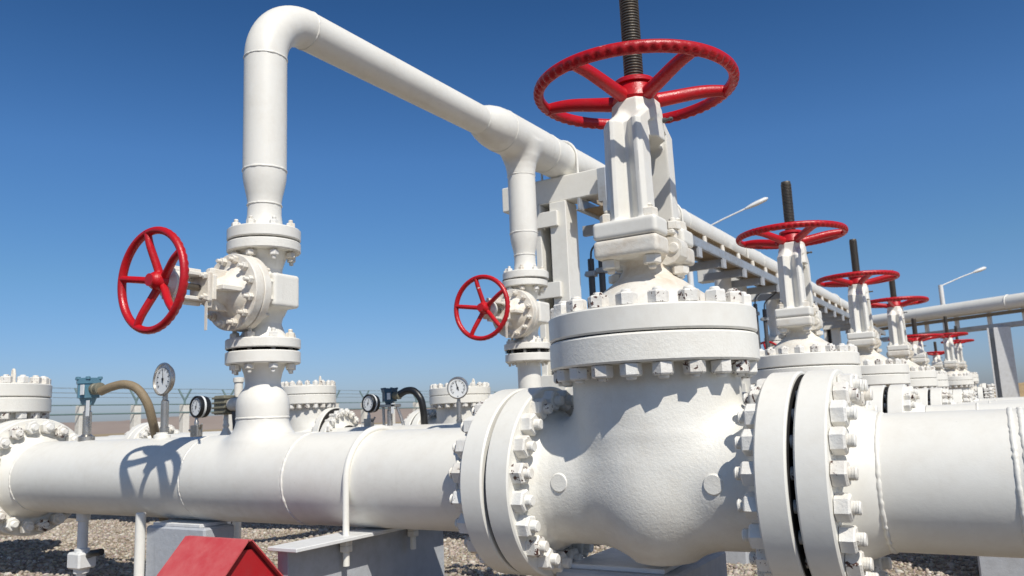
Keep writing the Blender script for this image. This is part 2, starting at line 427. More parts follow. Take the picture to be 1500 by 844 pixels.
def stem_mesh(z0, z1, r):
    p = [(0, z0), (r, z0)]; z = z0; pitch = .0135
    while z < z1 - .02: p += [(r, z + pitch * .15), (r, z + pitch * .45), (r * .86, z + pitch * .62), (r * .86, z + pitch * .9)]; z += pitch
    p += [(r * .9, z), (r * .9, z1 - .005), (r * .85, z1), (0, z1)]
    return MB().lathe(p, 28).mesh('stem', STEM, 40)
def rim_mesh(R, r, flat=1.0, lobes=0, amp=0, seg=240):
    vs, fs, m = [], [], 18
    for k in range(seg):
        a = 2 * PI * k / seg; b = (0.5 + .5 * math.cos(lobes * a)) ** 2 if lobes else 0
        for i in range(m):
            t = 2 * PI * i / m; w = max(0, math.cos(t - (-.7))) ** 4
            rr = r * (1 - amp * b * w); x = R + rr * math.cos(t); vs.append((x * math.cos(a), x * math.sin(a), rr * flat * math.sin(t)))
    for k in range(seg):
        for i in range(m): fs.append((k * m + i, (k + 1) % seg * m + i, (k + 1) % seg * m + (i + 1) % m, k * m + (i + 1) % m))
    return mesh_of('handwheel', vs, fs, RED, 60)
def spoke_mesh(R, rh, drop, w0, w1):
    pts = spline([(rh * .6, 0, -drop), (rh * 1.1, 0, -drop * .98), (rh + (R - rh) * .22, 0, -drop * .72), (rh + (R - rh) * .65, 0, -drop * .12), (R * .93, 0, .002), (R, 0, 0)], 6)
    n = len(pts); rs = [w0 + (w1 - w0) * i / (n - 1) + (.25 * w1 * max(0, (i - n + 5) / 4)) for i in range(n)]
    return MB().tube(pts, rs, 14, True, (1.0, 1.15)).mesh('spoke', RED, 60)
RIM = rim_mesh(.445, .0240, 1.2, 62, .6); SPK = spoke_mesh(.443, .075, .055, .034, .022)
HUB = MB().lathe([(.045, -.075), (.098, -.075), (.106, -.06), (.095, -.02), (.085, .01), (.08, .012), (.098, .014), (.098, .03), (.092, .036), (.046, .036)], 40).mesh('hub', RED, 40)
def gland_mesh():
    m = MB(); m.lathe([(.075, 1.02), (.075, 1.05), (.066, 1.055), (.066, 1.10), (.05, 1.105), (.045, 1.105)], 32)
    m.box(-.15, .15, -.035, .035, 1.052, 1.075, .006); return m.mesh('gland', CREAM)
def eyebolt_mesh(s):
    m = MB(); pol = [(.09 * s, .93), (.155 * s, .90)]
    pol = [(s * x, z) for x, z in ((.07, .93), (.11, .915), (.15, .925), (.178, .95), (.186, .985), (.178, 1.015), (.155, 1.035), (.07, 1.035))]
    if s < 0: pol = pol[::-1]
    m.M = Matrix(((1, 0, 0, 0), (0, 0, -1, 0), (0, 1, 0, 0), (0, 0, 0, 1)))
    m.prism(pol, -.04, .052)
    m.at((s * .150, -.05, .985), '-y').lathe([(.024, -.004), (.024, .008), (.02, .012), (0, .012)], 20)
    m.at((s * .135, 0, 0)); hexnut(m, .034, .035, 1.077, 1); m.lathe([(.016, .99), (.016, 1.125), (.012, 1.13), (0, 1.13)], 14)
    m.at((s * .15, 0, 0)); hexnut(m, .036, .034, .906, -1); m.lathe([(0, .862), (.016, .862), (.018, .868), (.018, .91)], 14)
    return m.mesh('gland_eyebolt', CREAM, 30)
GLAND = gland_mesh(); EYE = {s: eyebolt_mesh(s) for s in (1, -1)}
NIP = MB().at((.11, .045, 0), 'x').lathe([(0, -.01), (.012, -.01), (.012, .012), (.007, .014), (.007, .03), (.011, .034), (.007, .045), (0, .046)], 12).mesh('grease_nipple', DARKS)
m = MB().at((0, 0, 0), '-y'); m.lathe([(0, .03), (.036, .03), (.041, .024), (.041, -.05)][::-1], 32); PLUG = m.mesh('boss', CAST)
def surf_y(x, z):
    y = np.linspace(-.5, 0, 800); v = body_sdf(np.full_like(y, x), y, np.full_like(y, z)); return float(y[np.argmax(v < 0)])
def gate_valve(loc, label, scale=1, short=False, group='red-wheeled gate valves in the row', stem_top=2.32, scr=111.8):
    t = thing('gate_valve', loc, label, 'gate valve', group, 0, scale)
    link('valve_body', BODY, t)
    for s in (1, -1):
        link('valve_flange', VF_R, t, (0, 0, 0), Quaternion() if s > 0 else Quaternion((0, 0, 1), PI))
        link('gasket', GASKET_SHADE_M, t, (s * .6385 - .006, 0, 0))
        ring_studs(t, STUD_BIG, (s * .6385, 0, 0), 'x', .362, 20, .5, STUD_BIGC)
    for x, z in ((-.35, .01), (.318, .008)): link('boss', PLUG, t, (x, surf_y(x, z) + .0245, z))
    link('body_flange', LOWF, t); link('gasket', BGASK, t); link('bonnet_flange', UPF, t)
    ring_studs(t, STUD_BON, (0, 0, .5955), 'z', .397, 20, .5, STUD_BONC)
    link('bonnet', BON, t); link('gland', GLAND, t)
    for s in (1, -1): link('gland_eyebolt', EYE[s], t)
    y = link('yoke', YOKE_S if short else YOKE, t); top = 1.345 if short else 1.69
    link('grease_nipple', NIP, y, (0, 0, top - .09))
    for x in (-.095, .095):
        for yy in (-.172, .172): link('stud_bolt', STUD_YK, t, (x, yy, 1.0255))
    link('stem', stem_mesh(1.1, stem_top, .045), t)
    w = link('handwheel', RIM, t, (0, 0, top + .072)); link('hub', HUB, w)
    for k in range(5): link('spoke', SPK, w, (0, 0, 0), Quaternion((0, 0, 1), R_(scr + 72 * k)))
    return t
gate_valve((0, 0, 0), 'largest white gate valve in front, its black threaded stem rising out of frame')
gv = gate_valve((-.027, 3.14, .029), 'second gate valve of the row, just behind the largest, with red handwheel and dark stem', .9, stem_top=2.25)
dup(gv, (-.02, 6.29, .02), 'third gate valve counted from the front, its red wheel right of the second wheel', 0, .93)
dup(gv, (0, 9.47, .01), 'fourth gate valve counted from the front, under the end of the overhead pipe', 0, .965)
gs = gate_valve((.0, 12.05, .05), 'fifth gate valve from the front, shorter with a low red wheel and black stem', .92, True, stem_top=1.78)
dup(gv, (.15, 18.1, .15), 'far gate valve with the rightmost but one red wheel, before the tan hill', 90 * 0, .92)
dup(gv, (.13, 22.6, .3), 'farthest gate valve of the row, with the small rightmost red wheel', 0, .9)
dup(gs, (-.30, 20.6, .34), 'small far gate valve with the lowest red wheel, behind the fifth valve', 0, .82)

for i, o in enumerate([q for q in C.objects if q.get('category') == 'gate valve']):
    if i:
        for ch in o.children:
            if ch.name.startswith('handwheel'): ch.rotation_euler.z = (.35, -.28, .8, .15, 1.0, .5, -.6)[i % 7]
# ------------------------------------------------------------------ check valves (flat bolted cover)
m = MB(); m.lathe([(.4486 - .15, .708), (.32, .708), (.30, .724), (0, .728)], 64); m.at((.16, .1, .72)); m.tube(spline([(0, 0, 0), (0, .0, .07), (.015, 0, .11), (.03, 0, .07), (.03, 0, 0)]), .012, 10); COVER = m.mesh('cover_plate', CREAM)
def check_valve(loc, label, scale):
    t = thing('check_valve', loc, label, 'check valve', 'bolt-covered check valves', 0, scale)
    link('valve_body', BODY, t)
    for s in (1, -1):
        link('valve_flange', VF_R, t, (0, 0, 0), Quaternion() if s > 0 else Quaternion((0, 0, 1), PI))
        link('gasket', GASKET_SHADE_M, t, (s * .6385 - .006, 0, 0))
        ring_studs(t, STUD_BIG, (s * .6385, 0, 0), 'x', .362, 20, .5, STUD_BIGC)
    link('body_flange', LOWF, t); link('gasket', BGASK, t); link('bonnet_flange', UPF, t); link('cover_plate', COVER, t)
    ring_studs(t, STUD_BON, (0, 0, .5955), 'z', .397, 20, .5, STUD_BONC)
    return t
cv = check_valve((-5.68, 0, 0), 'white valve with bolted flat cover cut by the left edge, on the front pipe', 1)
dup(cv, (-5.45, 3.25, .10), 'bolt-covered valve behind the front tee, between the black gauges', 0, (.70, .70, .88))
dup(cv, (-5.55, 6.35, .03), 'bolt-covered valve behind the round white gauge at middle, farther back', 0, 1)

# ------------------------------------------------------------------ main pipes
def weld_neck(x_face_in, x_face_out, neck, R, ri, rp):
    """flange disc + hub along X (local, growing towards +x)"""
    return None
def pipe_flange(s, rp=.25):
    # mating weld-neck flange whose joint face is at x=0 and whose pipe lies towards +x (s=1) or -x
    m = MB().at(axis='x' if s > 0 else '-x'); b = .007
    m.lathe([(.2, .007), (FR - b, .007), (FR, .007 + b), (FR, .120 - b), (FR - b, .120), (.312, .121), (.302, .125), (rp + .02, .2), (rp + .002, .245), (rp - .001, .25)], 96)
    return m.mesh('pipe_flange', RIMW, 32)
PF = {s: pipe_flange(s) for s in (1, -1)}
def pipe_x(x0, x1, r=.25, seg=96):
    m = MB().at(axis='x'); m.lathe([(0, x0), (r - .004, x0), (r, x0 + .004), (r, x1 - .004), (r - .004, x1), (0, x1)], seg); return m.mesh('pipe_wall', WHITE, 40)
W25 = [weld(.2505, .0075, .4, 260, s) for s in range(3)]
def process_pipe(y, z, label, x0, x1, scale, welds, fl=True, tee=None):
    t = thing('process_pipe', (0, y, z), label, 'pipe', 'white main pipes')
    f = scale
    a = x0 + .25 * f if fl in (True, 'l') else x0
    b = x1 - .25 * f if fl in (True, 'r') else x1
    if tee:
        link('pipe_wall', pipe_x(a, tee - .43, .25 * f), t); link('pipe_wall', pipe_x(tee + .43, b, .25 * f), t)
    else: link('pipe_wall', pipe_x(a, b, .25 * f), t)
    if fl in (True, 'l'):
        o = link('pipe_flange', PF[1], t, (x0, 0, 0)); o.scale = (f,) * 3
    if fl in (True, 'r'):
        o = link('pipe_flange', PF[-1], t, (x1, 0, 0)); o.scale = (f,) * 3
    for i, w in enumerate(welds):
        o = link('weld_bead', W25[i % 3], t, (w, 0, 0), QX @ Quaternion((0, 0, 1), i * 1.3)); o.scale = (f,) * 3
    return t
def tee_sdf(X, Y, Z):
    run = np.maximum(np.sqrt(Y * Y + Z * Z) - .2535, np.abs(X) - .43)
    br = lath(np.sqrt(X * X + Y * Y), Z, [(.10, -.15), (.165, .0), (.175, .22), (.160, .28), (.153, .32), (.152, .348)], .9)
    return su(run, br, .09)
TEE = mesh_of('tee_fitting', *surfnet(tee_sdf, (-.46, -.28, -.28), (.46, .29, .37), .0115), WHITE, 50)
SPOOL = MB().lathe([(.150, .340), (.1525, .36), (.1535, .42), (.149, .455), (.137, .485), (.120, .508), (.107, .525), (.1025, .545), (.1035, .57), (.112, .61), (.126, .645), (.136, .66), (.212, .661), (.218, .667), (.218, .728), (.212, .734), (.1, .734)], 72).mesh('branch_flange', WHITE, 35)
SPOOL2 = MB().lathe([(.108, .18), (.108, .655), (.118, .66), (.212, .661), (.218, .667), (.218, .728), (.212, .734), (.1, .734)], 72).mesh('branch_flange', WHITE, 35)
W15 = weld(.152, .006, .4, 110, 7); W13 = weld(.1325, .006, .4, 110, 8); W10 = weld(.103, .005, .4, 90, 9); W20 = weld(.2005, .006, .4, 140, 10)
p1 = process_pipe(0, 0, 'big white foreground pipe from the left valve to the largest gate valve', -5.043, -.637, 1, [-4.785, -2.905, -2.045, -.9], True, -2.475)
link('tee_fitting', TEE, p1, (-2.475, 0, 0)); link('branch_flange', SPOOL, p1, (-2.475, 0, 0)); link('weld_bead', W15, p1, (-2.475, 0, .346))
p2 = process_pipe(0, 0, 'big white pipe running out of frame right of the largest gate valve', .643, 5.2, 1, [.893, 1.305, 1.335], 'l')
p0 = process_pipe(0, 0, 'white pipe left of the bolt-covered valve at the left edge', -11, -6.317, 1, [-6.6], 'r')
for (y, z, f, lab, lab2) in ((3.14, .0, .9, 'second row', 'second'), (6.29, .0, .93, 'third row', 'third'), (9.47, .0, .965, 'fourth row', 'fourth')):
    zz = {3.14: .029, 6.29: .02, 9.47: .01}[y]
    g = .643 * f
    t = process_pipe(y, zz, 'white pipe of the %s, behind the front pipe, left of the %s gate valve' % (lab, lab2), -14, -g - .02, f, [-1.2, -2.9, -2.05], 'r', -2.475)
    o = link('tee_fitting', TEE, t, (-2.475, 0, 0)); o.scale = (f, f, f)
    link('branch_flange', SPOOL2, t, (-2.475, 0, {3.14: .10, 6.29: .10, 9.47: .10}[y]))
    if y == 3.14:
        for sg in (1, -1):
            o = link('pipe_flange', PF[sg], t, (-8.1 + sg * .005, 0, 0)); o.scale = (f,) * 3
        n0 = len(t.children); ring_studs(t, STUD_BIG, (-8.1, 0, 0), 'x', .362 * f, 20, .5, STUD_BIGC)
    if y < 7:
        cx, cs, cz = ((-5.45, .70, .10 - zz) if y < 5 else (-5.55, 1, .03 - zz))
        for sg in (1, -1):
            o = link('pipe_flange', PF[sg], t, (cx + sg * .643 * cs, {3.14: .11, 6.29: .06}[y], cz)); o.scale = (cs,) * 3
    process_pipe(y, zz, 'white pipe of the %s, running right from the %s gate valve' % (lab, lab2), g - .02, 9, f, [1.1, 2.6], 'l')
for y in (12.05, 15.6, 18.1):
    process_pipe(y, .05, 'far white pipe low behind the fourth row, %s' % {12.05: 'on the fifth gate valve', 15.6: 'between the fifth and the far valves', 18.1: 'on the far valve with low wheel'}[y], .6 if y != 15.6 else -6, 8, .9, [], 'l' if y != 15.6 else None)

# ------------------------------------------------------------------ small riser gate valve (local z=0 at lower joint .74, wheel towards -Y)
def riser_body_sdf(X, Y, Z):
    r = np.sqrt(X * X + Y * Y)
    run = lath(r, Z, [(.155, .80), (.125, .85), (.106, .90), (.112, .98), (.125, 1.07), (.112, 1.16), (.106, 1.23), (.125, 1.29), (.155, 1.345)], .9)
    b = lath(np.sqrt(X * X + (Z - 1.075) ** 2), -Y, [(.12, -.10), (.14, .05), (.16, .12), (.2, .14)], .8)
    blk = rbox(X, Y, Z, (.10, -.01, 1.085), (.115, .10, .10), .02)
    blk2 = rbox(X, Y, Z, (-.10, -.01, 1.085), (.09, .08, .10), .02)
    return su(su(run, b, .05), np.minimum(blk, blk2), .02)
RB = mesh_of('valve_body', *surfnet(riser_body_sdf, (-.24, -.17, .79), (.24, .2, 1.36), .009), CAST, 50)
m = MB(); m.lathe([(.1, .750), (.212, .750), (.218, .756), (.218, .804), (.212, .81), (.1, .81)], 72); RFL = m.mesh('valve_flange', CAST, 32)
m = MB(); m.lathe([(.05, .7335), (.21, .7335), (.21, .735), (.145, .735), (.145, .749), (.21, .749), (.21, .7505), (.05, .7505)], 48); RGK_SHADE = m.mesh('gasket', GASK)  # small gasket with dark facings standing in for the shade between flanges
m = MB().at((0, 0, 1.075), '-y'); disc(m, .226, .135, .187, .05, 72, .005); RBF = m.mesh('body_flange', CREAM, 32)
m = MB().at((0, 0, 1.075), '-y'); disc(m, .21, .186, .192, .05, 72, .001); RBG = m.mesh('gasket', BRONZE, 32)
m = MB().at((0, 0, 1.075), '-y'); disc(m, .226, .191, .25, .02, 72, .005)
m.lathe([(.15, .25), (.13, .27), (.09, .30), (.068, .35), (.062, .40), (.062, .43)], 36)
m.box(-.075, .075, -.075, .075, .395, .43, .008)
m.at(); m.box(-.017, .017, -.40, -.245, .955, 1.195, .005); m.box(-.13, .13, -.40, -.245, 1.06, 1.09, .005); RBON = m.mesh('bonnet', CREAM, 32)
m = MB()
m.at((0, 0, 1.075), '-y').box(-.085, .085, -.085, .085, .433, .462, .008)
for s in (1, -1):
    m.at(); z0 = 1.075 + s * .058
    m.box(-.05, .05, -.66, -.455, min(z0, z0 + s * .022), max(z0, z0 + s * .022), .004)
    m.box(-.012, .012, -.655, -.455, min(z0 + s * .02, z0 + s * .045), max(z0 + s * .02, z0 + s * .045), .004)
m.at((0, 0, 1.075), '-y').lathe([(.02, .62), (.082, .62), (.082, .66), (.066, .672), (.05, .69), (.022, .69)], 28)
for sx in (1, -1):
    for sz in (1, -1):
        m.at((sx * .06, 0, 1.075 + sz * .06), '-y'); hexnut(m, .02, .02, .4625, 1); m.lathe([(.010, .48), (.010, .50), (0, .502)], 10)
m.at((.045, -.43, 1.0)); hexnut(m, .022, .04, 0, -1)
RYK = m.mesh('yoke', CREAM, 32)
m = MB().at((0, 0, 1.075), '-y').lathe([(0, .3), (.019, .3), (.019, .745), (.015, .75), (0, .75)], 20); RST = m.mesh('stem', STEM)
m = MB().at((0, -.452, 0)); m.box(.055, .078, -.012, -.009, .83, .99, .001); m.tube([(.066, -.01, .98), (.066, -.005, 1.02)], .002, 6); RTG = m.mesh('tag_plate', CREAM)
RSTUD = stud(.154, .028, .030, .0135, .022, NUTC); RSTUDC = stud(.154, .028, .030, .0135, .022, CREAM)
RBST = stud(.116, .024, .026, .0125, .030, CREAM)
RRIM = rim_mesh(.267, .0205, 1.15, 44, .2, 200); RSPK = spoke_mesh(.267, .045, .045, .021, .0175)
RHUB = MB().lathe([(.018, -.075), (.05, -.075), (.054, -.06), (.048, -.01), (.042, .0), (.034, .012), (.034, .022), (.0, .024)], 28).mesh('hub', RED, 40)
def riser_valve(loc, label, a0):
    t = thing('riser_valve', loc, label, 'gate valve', 'small side-wheel valves on the risers')
    link('valve_body', RB, t)
    link('valve_flange', RFL, t); link('valve_flange', RFL, t, (0, 0, .6 - .0), None)
    t.children[-1].location.z = 1.400 - .81
    link('gasket', RGK_SHADE, t); link('gasket', RGK_SHADE, t, (0, 0, 1.405 - .7415))
    ring_studs(t, RSTUD, (0, 0, .7355), 'z', .172, 8, .5, RSTUDC); ring_studs(t, RSTUD, (0, 0, 1.4065), 'z', .172, 8, .5, RSTUDC)
    link('body_flange', RBF, t); link('gasket', RBG, t); link('bonnet', RBON, t)
    ring_studs(t, RBST, (0, -.1925, 1.075), 'y', .19, 12, .5)
    link('yoke', RYK, t); link('stem', RST, t); link('tag_plate', RTG, t)
    q = Quaternion((1, 0, 0), PI / 2)
    w = link('handwheel', RRIM, t, (0, -.75, 1.083), q); link('hub', RHUB, w)
    for k in range(5): link('spoke', RSPK, w, (0, 0, 0), Quaternion((0, 0, 1), R_(a0 + 72 * k)))
    return t
rv = riser_valve((-2.475, 0, 0), 'small white valve on the front riser at left, its red wheel turned to the camera', 100)
RY = [3.15, 6.3, 9.45, 12.6]; RZ = {0: 0, 3.15: .15, 6.3: .12, 9.45: .11, 12.6: .12}
r2 = dup(rv, (-2.49, 3.15, .15), 'small white red-wheeled valve on the second riser, left of the largest gate valve')
for y, lb in ((6.3, 'small valve on the third riser, hidden behind the largest gate valve'), (9.45, 'small red-wheeled valve on the fourth riser, right of the largest bonnet'), (12.6, 'small red-wheeled valve on the fifth riser, far back beside the second gate valve')):
    dup(rv, (-2.475, y, RZ[y]), lb)

# ------------------------------------------------------------------ overhead header
HZ = 2.94; HX = -2.475
hd = thing('header_pipe', (HX, 0, 0), 'white overhead pipe rising from the front riser, bending and running back into the distance', 'pipe')
m = MB(); pts = [(0, 0, 1.86), (0, 0, 2.2), (0, 0, 2.6)] + [(0, .34 - .34 * math.cos(a), 2.6 + .34 * math.sin(a)) for a in np.linspace(0, PI / 2, 18)[1:]] + [(0, 1, HZ), (0, 1.8, HZ), (0, 2.44, HZ)]
m.tube(pts, .1324, 56, False); link('riser_pipe', m.mesh('riser_pipe', WHITE, 60), hd)
def leg(z_joint, z_top, z_red):
    """top flange, neck and reducer of a branch, joint face at z_joint"""
    j = z_joint; m = MB()
    m.lathe([(.06, j + .003), (.212, j + .003), (.218, j + .009), (.218, j + .067), (.212, j + .073), (.122, j + .074), (.110, j + .10), (.102, j + .17), (.101, j + .235), (.102, j + .255), (.108, j + .29), (.122, j + .35), (.1305, j + .40), (.1324, j + .45), (.1324, z_top)], 64)
    return m.mesh('branch_leg', WHITE, 35)
link('branch_leg', leg(1.409, 1.87, 0), hd)
for z, w in ((1.64, W10), (1.862, W13), (2.6, W13)): link('weld_bead', w, hd, (0, 0, z), Quaternion((0, 0, 1), z))
link('weld_bead', W13, hd, (0, .345, HZ), QY); link('weld_bead', W13, hd, (0, 2.44, HZ), QY)
m = MB().at((0, 0, HZ), 'y'); m.lathe([(.13, 2.42), (.1324, 2.44), (.145, 2.48), (.172, 2.56), (.193, 2.66), (.2, 2.74), (.2, 2.80)], 72); link('reducer', m.mesh('reducer', WHITE, 60), hd)
END = 24.6
m = MB().at((0, 0, HZ), 'y'); m.lathe([(.2, 2.79), (.2, END)], 72); link('header_run', m.mesh('header_run', WHITE, 60), hd)
for y in (2.80, 3.62, 7.5, 11.5): link('weld_bead', W20, hd, (0, y, HZ), QY)
def htee(X, Y, Z):
    run = np.maximum(np.sqrt(X * X + Z * Z) - .2025, np.abs(Y) - .36)
    br = lath(np.sqrt(X * X + Y * Y), -Z, [(.19, .05), (.175, .18), (.150, .25), (.138, .31), (.1335, .36)], .85)
    return su(run, br, .05)
HT = mesh_of('header_tee', *surfnet(htee, (-.23, -.4, -.40), (.23, .4, .23), .011), WHITE, 50)
for y in [3.15] + RY[1:]:
    link('header_tee', HT, hd, (0, y, HZ)); z = 1.409 + RZ[y]
    link('branch_leg', leg(z, 2.62, 0), hd, (0, y, 0)); link('weld_bead', W13, hd, (0, y, 2.58)); link('weld_bead', W13, hd, (0, y, z + .455)); link('weld_bead', W10, hd, (0, y, z + .24))
# manifold crossing at the far end
mf = thing('manifold_pipe', (0, 0, HZ), 'far white horizontal pipe at the right edge, on a rack above the tan hill', 'pipe')
A, B = Vector((-2.475, 25.85, 0)), Vector((7.5, 19.95, 0)); D = (B - A).normalized()
m = MB().tube([A - D * .4, A + D * 2, A + D * 4, A + D * 8, B], .215, 48); link('pipe_wall', m.mesh('pipe_wall', WHITE, 60), mf)
q = Vector((0, 0, 1)).rotation_difference(D); ub = A + D * 4.6
wm = weld(.217, .02, .1, 60, 3); link('pipe_clamp', wm, mf, ub, q)
# rack under the manifold
rk = thing('pipe_rack', (0, 0, 0), 'far steel rack on a grey column carrying the horizontal pipe at the right edge', 'pipe rack')
nrm = Vector((-D.y, D.x, 0))
def slab(m, a, b, w, z0, z1):
    n = Vector((-(b - a).y, (b - a).x, 0)).normalized() * w / 2
    pl = [(a - n)[:2], (b - n)[:2], (b + n)[:2], (a + n)[:2]]; m.prism([tuple(p) for p in pl], z0, z1)
m = MB(); slab(m, A, B, .08, 2.27, 2.38); slab(m, A + nrm * .5, B + nrm * .5, .05, 2.27, 2.38); link('rail', m.mesh('rail', GALV, 30), rk)
for k in range(1, 11):
    c = A + D * k; m = MB(); slab(m, c - D * .05, c + D * .05, .08, 2.38, 2.74); link('standoff', m.mesh('standoff', CREAM, 30), rk)
m = MB(); slab(m, A - nrm * .12, B - nrm * .12, .04, 2.60, 2.70); link('angle_bar', m.mesh('angle_bar', BRONZE, 30), rk)
c = Vector((1.13, 23.72, 0))
for cc in (c, c + D * 4.6):
    m = MB().at((cc.x, cc.y, 0)); m.box(-.26, -.22, -.2, .2, -.95, 2.262, .003); m.box(-.10, .32, -.2, .2, -.95, 2.262, .003); link('column', m.mesh('column', GREYS, 30), rk)
    m = MB().at((cc.x, cc.y, 0)); m.box(-.219, -.101, .05, .08, -.95, 2.25, .003); link('web_plate', m.mesh('web_plate', GREYP, 30), rk)

# ------------------------------------------------------------------ header supports, cable tray
def support(y, label, right=.22):
    t = thing('support_frame', (HX, y, 0), label, 'pipe support', 'steel frames under the overhead pipe')
    m = MB(); m.box(-.66, right, -.11, .11, 2.47, 2.738, .01); link('cross_beam', m.mesh('cross_beam', WHITE), t)
    m = MB(); m.box(-.255, -.185, -.13, .13, -1, 2.468, .006); link('column', m.mesh('column', WHITE), t)
    m = MB(); m.box(-.075, .115, -.13, .13, -1, 2.468, .006); link('column', m.mesh('column', WHITE), t)
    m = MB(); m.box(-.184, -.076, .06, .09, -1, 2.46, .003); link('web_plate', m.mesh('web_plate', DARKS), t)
    for z in (2.30, 1.56, .62, -.3):
        m = MB(); m.box(-.265, .03, -.17, -.131, z - .09, z + .07, .004); link('batten_plate', m.mesh('batten_plate', WHITE), t)
    m = MB(); m.tube([(.214, 0, 2.42)] + [(.214, 0, 2.8)] + [(.214 * math.cos(a), 0, HZ + .214 * math.sin(a)) for a in np.linspace(0, PI, 24)] + [(-.214, 0, 2.8), (-.214, 0, 2.42)], .0125, 12); u = link('u_bolt', m.mesh('u_bolt', WHITE, 60), t, (0, 0, 0))
    return t
for y, lb in ((3.95, 'nearest pale steel frame, behind the second riser, holding up the overhead pipe'), (7.1, 'second pale steel frame under the overhead pipe, behind the largest valve'), (10.3, 'third pale steel frame under the overhead pipe'), (13.5, 'fourth pale steel frame, far back under the overhead pipe'), (19, 'farthest pale steel frame under the overhead pipe')):
    support(y, lb, .50 if y < 4 else .22)
tr = thing('cable_tray', (0, 0, 0), 'galvanised cable tray with dark brackets running under the right side of the overhead pipe', 'cable tray')
for x in (-1.885, -2.20):
    m = MB(); m.box(x - .012, x + .012, 3.80, 24.2, 2.345, 2.455, .002); m.box(x - .035, x + .012, 3.80, 24.2, 2.333, 2.344, .002); link('side_rail', m.mesh('side_rail', GALV), tr)
m = MB(); m.box(-2.19, -1.90, 3.9, 24.2, 2.352, 2.36, .001); link('tray_floor', m.mesh('tray_floor', BRONZE), tr)
m = MB(); m.box(-2.19, -2.17, 3.95, 24.2, 2.47, 2.70, .003); m.box(-2.169, -2.10, 3.95, 24.2, 2.685, 2.70, .003); link('angle_bar', m.mesh('angle_bar', RUSTY), tr)
y = 4.5
BR = MB(); BR.box(-2.50, -1.90, -.03, .03, 2.22, 2.332, .003); BR.box(-1.899, -1.86, -.06, .06, 2.20, 2.332, .003); BRM = BR.mesh('bracket', GREYP)
SO = MB(); SO.lathe([(.0, 2.361), (.032, 2.361), (.032, 2.60), (.024, 2.635), (0, 2.64)], 14); SOM = SO.mesh('standoff', CREAM)
m = MB(); m.box(-1.95, -1.86, 3.74, 3.80, 2.36, 2.70, .004); m.box(-1.90, -1.84, 3.73, 3.798, 2.25, 2.36, .004); link('end_plate', m.mesh('end_plate', GALV), tr)
while y < 23: link('bracket', BRM, tr, (0, y, 0)); y += 1.02
y = 4.9
while y < 23: link('standoff', SOM, tr, (-2.04, y, 0)); y += .8
DR = MB().lathe([(0, 2.44), (.008, 2.44), (.008, 2.448), (0, 2.45)], 6)

# ------------------------------------------------------------------ dark conduits by the supports
for (x, y, z, lb) in ((-2.53, 4.70, 2.0, 'leftmost of three dark conduits under the tray left of the largest bonnet'), (-2.42, 4.74, 2.03, 'middle of three dark conduits under the tray left of the largest bonnet'), (-2.25, 4.84, 1.97, 'rightmost of three dark conduits under the tray left of the largest bonnet'),
                     (-2.33, 10.75, 2.06, 'left one of two dark conduits right of the largest bonnet'), (-2.2, 10.83, 1.96, 'right one of two dark conduits right of the largest bonnet')):
    t = thing('conduit', (x, y, 0), lb, 'conduit', 'dark upright conduits')
    m = MB().tube([(0, 0, -1), (0, 0, z - .02), (.0, .0, z)], .036, 14); link('tube', m.mesh('tube', DARKS, 40), t)
    m = MB(); m.box(-.055, .055, -.05, .05, z - .2, z - .14, .004); m.at((-.08, 0, z - .17), 'x').lathe([(0, 0), (.018, 0), (.018, .03), (0, .03)], 10); link('clamp', m.mesh('clamp', GALV), t)
    m = MB().tube(spline([(0, 0, z), (.03, .0, z + .12), (.2, 0, z + .25), (.34, 0, 2.34)], 6), .012, 8); link('cable', m.mesh('cable', DARKS, 60), t)

